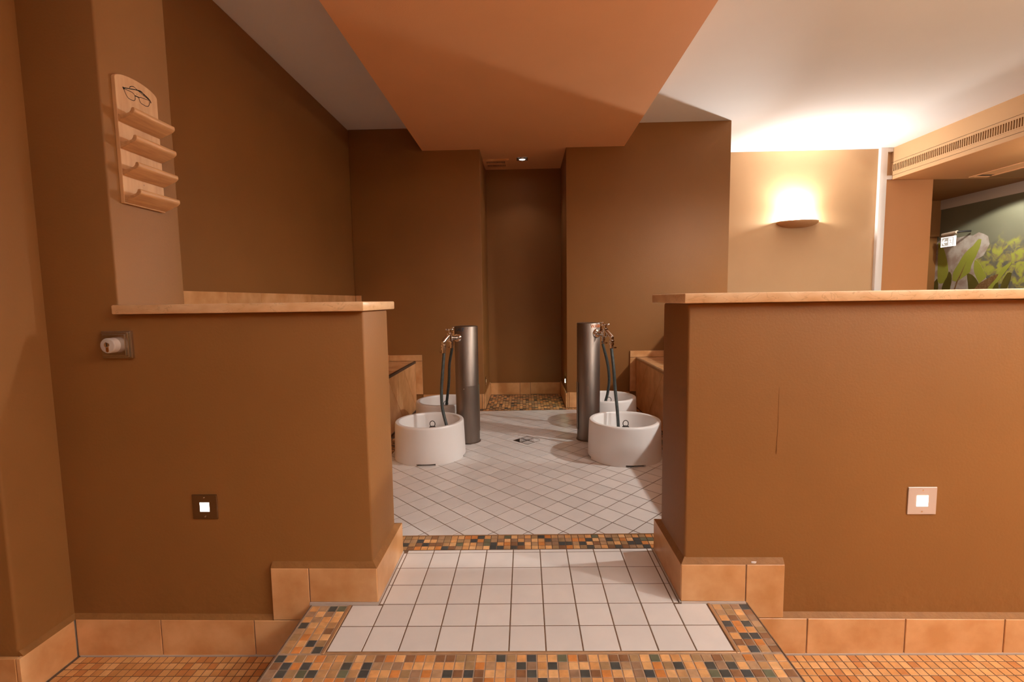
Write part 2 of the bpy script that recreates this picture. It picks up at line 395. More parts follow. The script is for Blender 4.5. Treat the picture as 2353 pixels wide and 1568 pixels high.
# plaster fillets where the paint runs down onto the tile tops
def fillet(wall, outer, inner, z0, z1):
    """A sloped run of plaster between the tile arris (outer, low) and the wall face (inner, high), mitred at the corners."""
    n = len(outer); b = MB()
    vs = [(x, y, z0) for x, y in outer] + [(x, y, z1) for x, y in inner] + [(x, y, z0) for x, y in inner]
    fs = []
    for i in range(n - 1): fs += [(i, i + 1, n + i + 1, n + i), (i, 2 * n + i, 2 * n + i + 1, i + 1), (n + i, n + i + 1, 2 * n + i + 1, 2 * n + i)]
    fs += [(0, n, 2 * n), (n - 1, 3 * n - 1, 2 * n - 1)]
    b.add(vs, fs).build('plaster_fillet', M['fillet'], wall)


h1 = HW_F + 0.001
fillet(wpl, [(-1.41, 0.101), (-0.752, 0.101)], [(-1.41, h1), (-0.752, h1)], -0.060, -0.045)
fillet(wpl, [(-0.752, 0.101), (-0.4165, 0.101), (-0.4165, 0.405), (-0.50, 0.405)], [(-0.752, h1), (-0.432, h1), (-0.432, 0.359), (-0.50, 0.359)], 0.1125, 0.131)
fillet(wpr, [(0.834, 0.101), (3.3, 0.101)], [(0.834, h1), (3.3, h1)], -0.046, -0.030)
fillet(wpr, [(0.834, 0.101), (0.5225, 0.101), (0.5225, 0.405), (0.60, 0.405)], [(0.834, h1), (0.536, h1), (0.536, 0.359), (0.60, 0.359)], 0.1265, 0.145)
fillet(wl, [(-1.397, -0.055), (-1.397, 0.113)], [(-1.411, -0.055), (-1.411, 0.113)], -0.060, -0.045)


# an old run of paint on the right parapet, and a chip of plaster on its tiles
MB().tube([(0.806, HW_F, 0.672), (0.8058, HW_F - .0004, 0.62), (0.8062, HW_F - .0004, 0.55), (0.8040, HW_F - .0005, 0.50), (0.8038, HW_F - .0007, 0.475), (0.8035, HW_F, 0.466)], [0.0005, 0.0006, 0.0006, 0.0007, 0.0012, 0.0004], 8).build('paint_run', M['paint'], wpr, smooth=True)
MB().prism([(0.735, 0.1035), (0.747, 0.1030), (0.751, 0.1050), (0.744, 0.1066), (0.736, 0.1058)], 0.1295, 0.1345, 2).build('plaster_chip', M['pvc'], wpr)


# ------------------------------------------------------------------ skirting tiles
def skirting(name, bed, tiles, extra=()):
    """bed: mortar boxes joined; tiles: boxes, each a tile of its own."""
    b = MB()
    for q in bed: b.box(*q)
    root = struct(b.build(name, M['mortar']))
    for q in tiles: MB().box(*q).build('tile', M['tan'], root, bevel=0.0012, seg=1)
    for q in extra: MB().box(*q).build('sealant', M['silicone'], root)
    return root


g = 0.0016
F = 0.100                                    # tile face of the parapets
zl0, zl1 = -0.183, -0.060
skirting('baseboard_left',
         [(-1.409, -0.60, 0.1035, HW_F + .002, -0.2, -0.0615), (-0.750, -0.419, 0.1035, HW_F + .002, -0.19, 0.111), (-0.432, -0.4195, 0.1035, 0.405, -0.19, 0.111), (-1.43, -1.400, -0.055, 0.1035, -0.2, -0.0615),
          (-0.44, -0.419, 0.361, 0.405, -0.1, 0.111)],
         [(-1.396, -1.1185 - g, F, 0.112, zl0, zl1), (-1.1185 + g, -0.816 - g, F, 0.112, zl0, zl1), (-0.816 + g, -0.51, F, 0.112, zl0, zl1),
          (-0.752, -0.632 - g, F, 0.112, -0.0575, 0.1125), (-0.632 + g, -0.4175, F, 0.112, 0.003, 0.1125),
          (-0.428, -0.416, 0.1025, 0.4065, 0.002, 0.1125),
          (-1.409, -1.3965, -0.0665, 0.0965, -0.182, zl1), (-1.72, -1.411, -0.0675, -0.0555, -0.182, zl1)],
         [(-0.632, -0.4165, 0.0965, 0.1015, -0.0075, 0.0025), (-0.4175, -0.4135, 0.0985, 0.4065, -0.0060, 0.0018)])
zr0, zr1 = -0.166, -0.046
skirting('baseboard_right',
         [(0.60, 3.3, 0.1035, HW_F + .002, -0.2, -0.0475), (0.525, 0.832, 0.1035, HW_F + .002, -0.19, 0.1245), (0.5255, 0.536, 0.1035, 0.405, -0.19, 0.1245), (0.525, 0.54, 0.361, 0.405, -0.1, 0.1245)],
         [(0.60, 0.9085 - g, F, 0.112, zr0, zr1)] + [(0.9085 + 0.2945 * k + g, 0.9085 + 0.2945 * (k + 1) - g, F, 0.112, zr0, zr1) for k in range(8)] +
         [(0.5235, 0.719 - g, F, 0.112, 0.0095, 0.1265), (0.719 + g, 0.834, F, 0.112, -0.0435, 0.1265), (0.522, 0.534, 0.1025, 0.4065, 0.0105, 0.1265)],
         [(0.5235, 0.719, 0.0945, 0.1025, 0.002, 0.0090), (0.5185, 0.5225, 0.0985, 0.4065, 0.001, 0.0098)])
yb = 2.76
skirting('baseboard_back_left', [(-0.838, -0.309, yb - 0.008, yb + .002, -0.02, 0.130)],
         [(-0.838, -0.62 - g, yb - 0.013, yb - 0.001, 0.0, 0.131), (-0.62 + g, -0.325 - g, yb - 0.013, yb - 0.001, 0.0, 0.131), (-0.325 + g, -0.3075, yb - 0.013, yb - 0.001, 0.0, 0.131),
          (-0.319, -0.307 + .010, yb - 0.011, 3.36, 0.0, 0.128)][:3] + [(-0.3065, -0.2955, yb - 0.012, 3.3665, 0.0, 0.128)])
skirting('baseboard_back_right', [(0.414, 0.948, yb - 0.008, yb + .002, -0.02, 0.138)],
         [(0.4125, 0.428 - g, yb - 0.013, yb - 0.001, 0.005, 0.139), (0.428 + g, 0.725 - g, yb - 0.013, yb - 0.001, 0.006, 0.139), (0.725 + g, 0.948, yb - 0.013, yb - 0.001, 0.008, 0.139),
          (0.4005, 0.4115, yb - 0.012, 3.3665, 0.004, 0.134)])
skirting('baseboard_niche', [(-0.300, 0.405, 3.372, 3.382, -0.02, 0.119)],
         [(-0.294, -0.003 - g, 3.3675, 3.3795, 0.001, 0.120), (-0.003 + g, 0.104 - g, 3.3675, 3.3795, 0.002, 0.1205), (0.104 + g, 0.399, 3.3675, 3.3795, 0.004, 0.121)])


# ================================================================== FLOORS
def pick_mix(): return random.choices(range(len(MIXED)), MIX_W)[0]


P = 0.0265
ms = 0.0236
om = [tile_mesh('mosaic_tile', ms, ms, 0.006, M['om%d' % i], 0.0006) for i in range(len(ORANGES))]
mm = [tile_mesh('mosaic_tile', ms, ms, 0.006, M['mm%d' % i], 0.0006) for i in range(len(MIXED))]


def field(name, parent, x0, x1, y0, y1, mats, weights=None, skip=None, z=0.0):
    """A mosaic too fine to pick apart: real tiles joined into one mesh."""
    b = MB(); a = ms / 2
    nx, ny = int(round((x1 - x0) / P)), int(round((y1 - y0) / P)); px, py = (x1 - x0) / nx, (y1 - y0) / ny
    for i in range(nx):
        for j in range(ny):
            x, y = x0 + (i + .5) * px, y0 + (j + .5) * py
            if skip and skip(x, y): continue
            b.cur = random.choices(range(len(mats)), weights)[0] if weights else random.randrange(len(mats))
            b.add([(x - a, y - a, z - .005), (x + a, y - a, z - .005), (x + a, y + a, z - .005), (x - a, y + a, z - .005), (x - a, y - a, z), (x + a, y - a, z), (x + a, y + a, z), (x - a, y + a, z)],
                  [(4, 5, 6, 7), (0, 1, 5, 4), (1, 2, 6, 5), (2, 3, 7, 6), (3, 0, 4, 7)])
    o = b.build(name, mats, parent); o['kind'] = 'stuff'
    return o


OM = [M['om%d' % i] for i in range(len(ORANGES))]; MMt = [M['mm%d' % i] for i in range(len(MIXED))]

# lower floor of small orange mosaic
fl = MB().box(-3.4, 5.17, -3.6, 0.1, -0.30, -0.0012).box(1.70, 5.17, 0.1, 4.75, -0.30, -0.0012).build('floor', M['grout'], loc=(0, 0, -0.1715), rot=(0, -TILT, 0)); struct(fl)
row0 = 0.0985
for j in range(4):
    y = row0 - (j + .5) * P
    for x0, n in ((-1.392, 28), (0.736, 38)):
        for i in range(n): put(random.choice(om), 'mosaic_tile', fl, (x0 + (i + .5) * P, y, 0))
field('mosaic_field', fl, -3.38, 5.15, row0 - 76 * P, row0 - 4 * P, OM, skip=lambda x, y: (-0.64 < x < 0.75 and y > -0.24) or (x < -1.392 and y > -0.075))
MB().box(-1.39, -0.64, 0.0985, 0.1030, -0.004, 0.004).box(0.74, 3.2, 0.0985, 0.1030, -0.004, 0.004).build('sealant', M['silicone'], fl)

# raised step with white tiles inside a mosaic border
st = MB().box(-0.626, 0.721, -0.216, 0.1015, -0.175, -0.0013).box(-0.418, 0.5245, 0.1015, 0.421, -0.175, -0.0013).build('floor_step', M['grout_light'], rot=(0, -TILT, 0)); struct(st)
MB().box(-0.500, 0.6035, -0.1005, 0.1012, -0.0042, -0.0010).box(-0.4165, 0.522, 0.1012, 0.4205, -0.0042, -0.0010).build('grout_bed', M['grout'], st)
wt = tile_mesh('white_tile', 0.0964, 0.0964, 0.008, M['white_tile'], 0.0006)


def wtile(x0, x1, y0, y1, parent):
    j = 0.0017
    me = tile_mesh('white_tile', x1 - x0 - 2 * j, y1 - y0 - 2 * j, 0.008, M['white_tile'], 0.0006)
    put(me, 'white_tile', parent, ((x0 + x1) / 2, (y0 + y1) / 2, 0))


for r in range(2):
    for c in range(11):
        if 0 < c < 10: put(wt, 'white_tile', st, (-0.45 + 0.1 * c, -0.05 + 0.1 * r, 0))
        elif c == 0: wtile(-0.4965, -0.4, -0.1 + 0.1 * r, 0.1 * r - (0.004 if r else 0), st)
        else: wtile(0.5, 0.5985, -0.1 + 0.1 * r, 0.1 * r - (0.004 if r else 0), st)
for r in range(3):
    for c in range(9): put(wt, 'white_tile', st, (-0.35 + 0.1 * c, 0.15 + 0.1 * r, 0))
    wtile(-0.4125, -0.4, 0.1 + 0.1 * r, 0.2 + 0.1 * r, st); wtile(0.5, 0.518, 0.1 + 0.1 * r, 0.2 + 0.1 * r, st)
for c in range(9): wtile(-0.4 + 0.1 * c, -0.3 + 0.1 * c, 0.4, 0.4195, st)
wtile(0.5, 0.518, 0.4, 0.4195, st)
# bronze edge profile between tiles and mosaic
for q in ((-0.5075, -0.4985, -0.1095, 0.0955), (0.6005, 0.6095, -0.1095, 0.0955), (-0.4985, 0.6005, -0.1095, -0.1015)):
    MB().box(q[0], q[1], q[2], q[3], -0.008, 0.0018).build('edge_profile', M['bronze'], st, bevel=0.0012, seg=1)
MB().box(-0.6255, 0.7205, -0.2185, -0.2150, -0.175, 0.0005).box(-0.6285, -0.6255, -0.2185, 0.099, -0.175, 0.0005).box(0.7205, 0.7235, -0.2185, 0.099, -0.175, 0.0005).build('step_nosing', M['grout'], st)
cells = []
for c in range(4):
    for r in range(8):
        cells.append((-0.6225 + (c + .5) * 0.0283, 0.092 - (r + .5) * 0.0247)); cells.append((0.6115 + (c + .5) * 0.0272, 0.092 - (r + .5) * 0.0247))
for c in range(50):
    for r in range(4): cells.append((-0.6225 + (c + .5) * 0.02680, -0.1115 - (r + .5) * 0.0258))
cells = [q for q in cells if not (q[1] < -0.1105 and False)]
for x, y in cells: put(mm[pick_mix()], 'mosaic_tile', st, (x, y, 0))

# foot bath floor: mosaic strip, white tiles laid diagonally, mosaic margins
ff = MB().box(-0.91, 1.01, 0.4215, 2.757, -0.2, -0.0011).box(-0.30, 0.405, 2.757, 3.378, -0.2, -0.0011).build('floor_footbath', M['grout'], rot=(0, -TILT, 0)); struct(ff)
for c in range(39):
    for r in range(4): put(mm[pick_mix()], 'mosaic_tile', ff, (-0.462 + (c + .5) * P, 0.4225 + (r + .5) * P, 0))
MB().box(-0.79, 0.895, 0.5285, 0.5325, -0.004, 0.001).box(-0.79, 0.895, 2.682, 2.686, -0.004, 0.001).build('edge_profile', M['bronze'], ff)
dia = tile_mesh('white_tile', 0.0962, 0.0962, 0.008, M['white_tile'], 0.0006)
H = 0.0707107
dl = []
for i in range(-14, 14):
    for j in range(-2, 34):
        if (i + j) % 2: continue
        cx, cy = 0.0568 + H * i, 0.557 + H * (j + 1)
        p = [(cx - H + .0027, cy), (cx, cy - H + .0027), (cx + H - .0027, cy), (cx, cy + H - .0027)]
        q = clip(p, -0.788, 0.892, 0.5335, 2.681)
        if not q: continue
        a_ = abs(area(q))
        if a_ < 0.0003: continue
        if abs(cx - 0.0620) < 0.03 and abs(cy - 1.818) < 0.05: continue      # the drain sits here
        dl.append((cy, cx, q, a_ > 0.00915))
dl.sort()
rest = MB()
n_part = 0
for cy, cx, q, whole in dl:
    hidden = (cx < -0.72 and cy < 1.3) or (cx > 0.80 and cy < 1.3)
    if n_part < 296 and not hidden:
        n_part += 1
        if whole: put(dia, 'white_tile', ff, (cx, cy, 0), (0, 0, PI / 4))
        else: MB().prism([(x - cx, y - cy) for x, y in q], -0.008, 0, 2).build('white_tile', M['white_tile'], ff, loc=(cx, cy, 0), bevel=0.0005, seg=1)
    else: rest.prism(q, -0.008, 0, 2)
o = rest.build('white_tile_field', M['white_tile'], ff); o['kind'] = 'stuff'
field('mosaic_margin', ff, -0.898, -0.792, 0.54, 2.68, MMt, MIX_W)
field('mosaic_margin', ff, 0.896, 1.002, 0.54, 2.68, MMt, MIX_W)
field('mosaic_niche', ff, -0.898, 1.002, 2.6875, 2.7475, MMt, MIX_W)
field('mosaic_niche', ff, -0.292, 0.398, 2.7475, 3.366, MMt, MIX_W)


# ================================================================== COPINGS
cl = MB().box(-1.179, -0.420, 0.086, 0.420, 0.914, 0.942).build('stone_coping', M['marble'], bevel=0.004, seg=2, smooth=True)
tag(cl, 'veined tan marble coping on the left parapet, butting against the pillar', 'coping')
cr = MB().box(0.515, 3.4, 0.086, 0.440, 0.923, 0.952).build('stone_coping', M['marble'], bevel=0.004, seg=2, smooth=True)
tag(cr, 'long veined tan marble coping on the right parapet below the glowing sconce', 'coping')
cs = MB().box(1.50, 1.79, 0.441, 2.757, 0.923, 0.950).build('trim_5', M['marble'], bevel=0.004, seg=2, smooth=True); struct(cs)


# ================================================================== BENCHES
def strip_tiles(root, x_face, y0, y1, z0, z1, out, joints):
    """45 degree tiles on the bench front: joints fall one metre per metre towards the back."""
    w = 0.424
    for k in range(-3, 9):
        yt = joints + k * w
        # parallelogram strip between two falling joints, y at the top edge z1
        p = [(yt + 0.0025, z1), (yt + w - 0.0025, z1), (yt + w - 0.0025 + (z1 - z0), z0), (yt + 0.0025 + (z1 - z0), z0)]
        q = clip(p, y0, y1, z0, z1)
        if q and abs(area(q)) > 0.001:
            MB().prism(q, min(x_face, x_face + out), max(x_face, x_face + out), 0).build('front_tile', M['tan'], root, bevel=0.001, seg=1)


def seat_tiles(root, x0, x1, y0, y1, z, offx, offy):
    h = 0.2121
    for i in range(-4, 5):
        for j in range(-9, 10):
            if (i + j) % 2: continue
            cx, cy = offx + h * i, offy + h * j
            q = clip([(cx - h + .003, cy), (cx, cy - h + .003), (cx + h - .003, cy), (cx, cy + h - .003)], x0, x1, y0, y1)
            if q and abs(area(q)) > 0.0008: MB().prism(q, z - 0.008, z, 2).build('seat_tile', M['tan'], root, bevel=0.001, seg=1)


# left bench with a tiled back rest
bl = thing('tiled_bench', 'tan tiled bench with high tile back along the left wall, behind the left basins', 'bench', (-1.15, 1.57, 0))
bo = lambda o: (o.matrix_parent_inverse.identity(), o)[1]
OFF = Vector((-1.15, 1.57, 0))


def at_bench(root, off):
    for c in kids(root): c.location = Vector(c.location) - off


MB().box(-1.408, -0.912, 0.402, 2.7555, -0.1, 0.418).build('core', M['mortar'], bl)
strip_tiles(bl, -0.911, 0.40, 2.752, 0.006, 0.408, 0.011, 1.926)
seat_tiles(bl, -1.352, -0.903, 0.40, 2.742, 0.4285, -0.90, 2.315)
MB().box(-0.914, -0.895, 0.40, 2.742, 0.408, 0.4285).build('edge_profile', M['dark_recess'], bl, bevel=0.004, seg=2)
for k, y in enumerate((0.40, 0.687, 0.987, 1.281, 1.581, 1.878, 2.178, 2.474)):
    y2 = (0.687, 0.987, 1.281, 1.581, 1.878, 2.178, 2.474, 2.740)[k]
    MB().box(-1.408, -1.396, y + g * .6, y2 - g * .6, 0.718, 1.000).build('back_tile', M['tan'], bl, bevel=0.001, seg=1)
    MB().box(-1.408, -1.396, y + g * .6, y2 - g * .6, 0.430, 0.715).build('back_tile', M['tan'], bl, bevel=0.001, seg=1)
MB().box(-1.396, -1.350, 2.7445, 2.7565, 0.430, 1.000).build('end_tile', M['tan'], bl, bevel=0.001, seg=1)
for q in ((-1.348, -1.128, 0.4295, 0.482), (-1.125, -0.842, 0.4295, 0.480), (-0.8995, -0.842, 0.136, 0.4265)):
    MB().box(q[0], q[1], 2.745, 2.7575, q[2], q[3]).build('end_tile', M['tan'], bl, bevel=0.001, seg=1)
at_bench(bl, OFF)

br_ = thing('tiled_bench', 'tan tiled bench half in shadow, on the right behind the right basins', 'bench', (1.26, 1.57, 0))
OFF2 = Vector((1.26, 1.57, 0))
MB().box(1.015, 1.5235, 0.402, 2.7555, -0.1, 0.430).build('core', M['mortar'], br_)
strip_tiles(br_, 1.014, 0.40, 2.752, 0.016, 0.420, -0.011, 1.964)
seat_tiles(br_, 1.006, 1.5225, 0.40, 2.742, 0.441, 1.0, 2.36)
MB().box(0.998, 1.017, 0.40, 2.742, 0.420, 0.441).build('edge_profile', M['bronze'], br_, bevel=0.004, seg=2)
for q in ((0.951, 1.236, 0.4425, 0.496), (1.239, 1.5225, 0.4425, 0.496), (0.951, 1.0015, 0.1455, 0.4395)):
    MB().box(q[0], q[1], 2.745, 2.7575, q[2], q[3]).build('end_tile', M['tan'], br_, bevel=0.001, seg=1)
at_bench(br_, OFF2)


# ================================================================== FOOT BASINS
def basin_mesh():
    seg = 96
    b = MB()
    nz = 0.0115
    outer = [(0.2165, 0.0), (0.2160, nz), (0.2145, 0.06), (0.2125, 0.12), (0.2105, 0.17), (0.2090, 0.207), (0.2080, 0.2145), (0.2050, 0.2195), (0.2000, 0.2210), (0.1900, 0.2210), (0.1850, 0.2195), (0.1820, 0.2150),
             (0.1800, 0.205), (0.1740, 0.14), (0.1680, 0.075), (0.1600, 0.055), (0.1450, 0.046), (0.0, 0.044)]
    def in_notch(i):
        a = (i + 0.5) / seg * 2 * PI
        for c in (1.5 * PI + 0.06, 0.5 * PI, PI, 0.0):
            d = (a - c + PI) % (2 * PI) - PI
            if abs(d) < 0.265: return True
        return False
    k = seg; vs = []
    for r, h in outer:
        for i in range(k):
            a = 2 * PI * i / seg; vs.append((r * math.cos(a), r * math.sin(a), h))
    fs = []
    for j in range(len(outer) - 1):
        for i in range(k):
            if j == 0 and in_notch(i): continue
            fs.append((j * k + i, j * k + (i + 1) % k, (j + 1) * k + (i + 1) % k, (j + 1) * k + i))
    b.add(vs, fs)
    # underside: a raised belly and the four feet between the notches
    for i in range(k):
        a, c = 2 * PI * i / seg, 2 * PI * (i + 1) / seg
        z = nz if in_notch(i) else 0.0; R0 = 0.2160 if in_notch(i) else 0.2165
        p = lambda r, t, h: (r * math.cos(t), r * math.sin(t), h)
        b.add([p(R0, a, z), p(R0, c, z), p(0.19, c, z), p(0.19, a, z)], [(0, 1, 2, 3)])
        if z == 0.0:
            b.add([p(0.19, a, 0), p(0.19, c, 0), p(0.19, c, nz), p(0.19, a, nz)], [(0, 1, 2, 3)])
        b.add([p(0.19, a, nz), p(0.19, c, nz), (0, 0, nz)], [(0, 1, 2)])
        if in_notch(i) != in_notch((i + 1) % k):
            b.add([p(0.2165, c, 0), p(0.216, c, nz), p(0.19, c, nz), p(0.19, c, 0)], [(0, 1, 2, 3)])
    return b.mesh('tub', M['ceramic'], smooth=True)


def basin(name, label, loc, rotz):
    t = thing(name, label, 'foot basin', loc, rotz, 'white foot basins beside the tap columns')
    put(basin_mesh(), 'tub', t)
    pg = MB().lathe([(0.0, 0.042), (0.016, 0.044), (0.016, 0.150), (0.021, 0.152), (0.021, 0.166), (0.017, 0.171), (0.0, 0.171)], 24).build('overflow_plug', M['black'], t, loc=(0.012, 0.02, 0), smooth=True)
    ring = [(0.016 * math.cos(a), 0.0, 0.017 + 0.019 * math.sin(a)) for a in [2 * PI * i / 28 for i in range(29)]]
    MB().tube([(x, y, z + 0.170) for x, y, z in ring], 0.0024, 8, cap=False).build('pull_ring', M['black'], pg, smooth=True)
    return t


b1 = basin('foot_basin', 'white round foot basin nearest the left parapet, with a black ring plug showing', (-0.540, 1.552, fz(-0.54)), 0)
b2 = dup(b1, (0.640, 1.487, fz(0.64)), 0.03); b2['label'] = 'white round foot basin nearest the right parapet, crossed by a slanting shadow'
b3 = dup(b1, (-0.545, 2.135, fz(-0.545)), 0.4); b3['label'] = 'white round foot basin half hidden behind the left steel column'
b4 = dup(b1, (0.655, 2.172, fz(0.655)), -0.3); b4['label'] = 'white round foot basin half hidden behind the right steel column'


# ================================================================== STEEL TAP COLUMNS
def text_on_cylinder(txt, size, mat, R, ang, z, parent, name='lettering', stretch=1.0):
    cu = bpy.data.curves.new('lettering', 'FONT'); cu.body = txt; cu.size = size; cu.align_x = 'CENTER'; cu.offset = 0.0006
    o = bpy.data.objects.new('lettering_curve', cu); COL.objects.link(o)
    dg = bpy.context.evaluated_depsgraph_get(); dg.update()
    me = bpy.data.meshes.new_from_object(o.evaluated_get(dg))
    bpy.data.objects.remove(o)
    bm = bmesh.new(); bm.from_mesh(me)
    bmesh.ops.subdivide_edges(bm, edges=[e for e in bm.edges if e.calc_length() > 0.006], cuts=2)
    for v in bm.verts:
        a = ang + v.co.x * stretch / R; v.co = Vector((R * math.cos(a), R * math.sin(a), z + v.co.y))
    bm.to_mesh(me); bm.free()
    me.materials.clear(); me.materials.append(mat); me.name = name
    return put(me, name, parent)


def column(label, loc, h, r, side, panel, txt, txt_ang, tap_z, txt_mat, hoses):
    t = thing('tap_column', label, 'water column', loc, 0, 'steel tap columns of the foot bath')
    MB().lathe([(0, 0.0), (r + 0.006, 0.0), (r + 0.006, 0.004), (r, 0.008), (r, h - 0.004), (r - 0.002, h - 0.001), (r - 0.006, h), (0.0, h + 0.001)], 64).build('column_body', M['steel'], t, smooth=True)
    a0, a1 = panel
    pr = MB().lathe([(r, 0.075), (r + 0.0035, 0.075), (r + 0.0035, 0.388), (r, 0.388)], 32, a0=a0, a1=a1)
    cv = pr.build('cover_panel', M['steel'], t, smooth=True)
    sc = MB()
    for a in [PI * 1.5 + x for x in (-1.2, 0.25, 1.1)]:
        sc.lathe([(0.0022, -0.001), (0.0022, 0.001), (0.0, 0.0014)], 8, origin=((r) * math.cos(a), (r) * math.sin(a), h - 0.014), x=(-math.sin(a), math.cos(a), 0), y=(0, 0, 1), z=(math.cos(a), math.sin(a), 0))
    sc.lathe([(0.0022, -0.001), (0.0022, 0.001), (0.0, 0.0014)], 8, origin=(r * math.cos(1.45 * PI), r * math.sin(1.45 * PI), 0.37), x=(1, 0, 0), y=(0, 0, 1), z=(math.cos(1.45 * PI), math.sin(1.45 * PI), 0))
    sc.build('screw_heads', M['chrome'], t, smooth=True)
    text_on_cylinder(txt, 0.030, txt_mat, r + 0.0008, txt_ang, h - 0.030, t, stretch=0.9)
    for k, (ang, path, hb) in enumerate(hoses):
        d = Vector((math.cos(ang), math.sin(ang), 0)); n = Vector((-d.y, d.x, 0)); up = Vector((0, 0, 1))
        o = Vector((0, 0, tap_z))
        tp = MB()
        tp.lathe([(0.0, r - 0.002), (0.030, r - 0.002), (0.030, r + 0.003), (0.026, r + 0.009), (0.014, r + 0.012)], 28, origin=o, x=n, y=up, z=d)
        tp.tube([o + d * (r + 0.005), o + d * (r + 0.04), o + d * (r + 0.042), o + d * (r + 0.058), o + d * (r + 0.060), o + d * 0.152], [0.0125, 0.0125, 0.015, 0.015, 0.0115, 0.0115], 16)
        b_ = o + d * 0.152
        tp.tube([b_ - up * 0.020, b_ - up * 0.016, b_ + up * 0.022, b_ + up * 0.024, b_ + up * 0.034, b_ + up * 0.036, b_ + up * 0.044], [0.011, 0.0145, 0.0145, 0.017, 0.017, 0.0085, 0.0085], 18)
        e = o + d * 0.205 - up * 0.018
        tp.tube([b_ + d * 0.006 + up * 0.018, b_ + d * 0.02 + up * 0.010, e - d * 0.006 + up * 0.006, e, e - up * 0.012, e - up * 0.018], [0.0125, 0.0125, 0.0125, 0.0135, 0.0125, 0.012], 16)
        tp_o = tp.build('tap', M['chrome'], t, smooth=True)
        hd = MB(); hc = b_ + up * 0.058
        hd.tube([b_ + up * 0.042, hc - up * 0.006, hc - up * 0.005, hc + up * 0.004, hc + up * 0.007], [0.005, 0.005, 0.013, 0.013, 0.006], 14)
        for q in range(4):
            a = ang + 0.5 + q * PI / 2; v = Vector((math.cos(a), math.sin(a), 0))
            hd.tube([hc + v * 0.008, hc + v * 0.016, hc + v * 0.022, hc + v * 0.026], [0.0055, 0.005, 0.0066, 0.003], 10)
        hd.build('handle', M['chrome'], tp_o, smooth=True)
        cn = MB(); c0 = e - up * 0.018
        cn.tube([c0, c0 - up * 0.002, c0 - up * 0.011, c0 - up * 0.013, c0 - up * 0.018, c0 - up * 0.020, c0 - up * 0.030, c0 - up * 0.032, c0 - up * 0.046], [0.012, 0.0165, 0.0165, 0.0125, 0.0125, 0.0155, 0.0155, 0.011, 0.011], 16)
        cn.build('hose_coupling', M['chrome'], tp_o, smooth=True)
        pts = [c0 - up * 0.036, c0 - up * 0.06] + [Vector(p) - Vector(loc) for p in path]
        # Catmull-Rom through the points
        Q = [pts[0]] + pts + [pts[-1]]; sm = []
        for i in range(1, len(Q) - 2):
            for u in [x / 8 for x in range(8)]:
                p0, p1, p2, p3 = Q[i - 1], Q[i], Q[i + 1], Q[i + 2]
                sm.append(0.5 * ((2 * p1) + (p2 - p0) * u + (2 * p0 - 5 * p1 + 4 * p2 - p3) * u * u + (3 * p1 - p0 - 3 * p2 + p3) * u ** 3))
        sm.append(pts[-1])
        ho = MB().tube(sm, 0.0098, 14).build('hose', M['hose'], t, smooth=True)
        cc = pts[0] - up * 0.012
        hcl = MB().tube([cc + up * 0.005, cc + up * 0.004, cc - up * 0.004, cc - up * 0.005], [0.0105, 0.0125, 0.0125, 0.0105], 16)
        hcl.box(cc.x - 0.021 * (1 if side < 0 else -1) - 0.005, cc.x - 0.021 * (1 if side < 0 else -1) + 0.009, cc.y - 0.004, cc.y + 0.004, cc.z - 0.004, cc.z + 0.004)
        hcl.build('hose_clamp', M['chrome'], ho, smooth=True)
    return t


angL, angL2 = math.atan2(-0.8, -0.6), math.atan2(0.8, -0.6)
angR, angR2 = math.atan2(-0.8, 0.6), math.atan2(0.8, 0.6)
column('stainless steel tap column marked KALT in blue, between the left basins', (-0.337, 1.823, fz(-0.337)), 0.779, 0.0775, -1, (math.radians(-86), math.radians(50)), 'KALT', math.radians(244), 0.706, M['blue_letter'],
       [(angL, [(-0.469, 1.645, 0.49), (-0.477, 1.635, 0.38), (-0.472, 1.62, 0.27), (-0.445, 1.60, 0.165)], 0),
        (angL2, [(-0.482, 2.00, 0.50), (-0.490, 2.01, 0.38), (-0.505, 2.02, 0.27), (-0.520, 2.04, 0.185)], 0)])
column('stainless steel tap column marked WARM in orange, between the right basins', (0.472, 1.830, fz(0.472)), 0.782, 0.0755, 1, (math.radians(60), math.radians(205)), 'WARM', math.radians(305), 0.716, M['red_letter'],
       [(angR, [(0.605, 1.645, 0.50), (0.612, 1.635, 0.38), (0.620, 1.61, 0.26), (0.624, 1.585, 0.140)], 0),
        (angR2, [(0.628, 2.01, 0.50), (0.645, 2.03, 0.38), (0.638, 2.05, 0.27), (0.618, 2.06, 0.190)], 0)])

# ------------------------------------------------------------------ floor drain
dr = thing('floor_drain', 'square steel floor drain set diagonally between the tap columns', 'drain', (0.062, 1.8165, fz(0.062)), PI / 4)
d = 0.0690
MB().box(-d, d, -d, d, -0.0030, -0.0005).build('drain_pan', M['black'], dr)
fr = MB()
for q in ((-d, d, -d, -d + .006), (-d, d, d - .006, d), (-d, -d + .006, -d, d), (d - .006, d, -d, d)): fr.box(q[0], q[1], q[2], q[3], -0.0034, 0.0008)
fr.build('frame', M['steel'], dr)
gb = MB().box(-0.004, 0.004, -0.058, 0.058, -0.0008, 0.0005).box(-0.058, 0.058, -0.004, 0.004, -0.0008, 0.0005)
for k in range(1, 6):
    s_ = 0.0105 * k
    for q in ((-s_, s_, -s_ - .0012, -s_ + .0012), (-s_, s_, s_ - .0012, s_ + .0012), (-s_ - .0012, -s_ + .0012, -s_, s_), (s_ - .0012, s_ + .0012, -s_, s_)): gb.box(q[0], q[1], q[2], q[3], -0.0008, 0.0004)
gb.build('grate', M['steel'], dr)

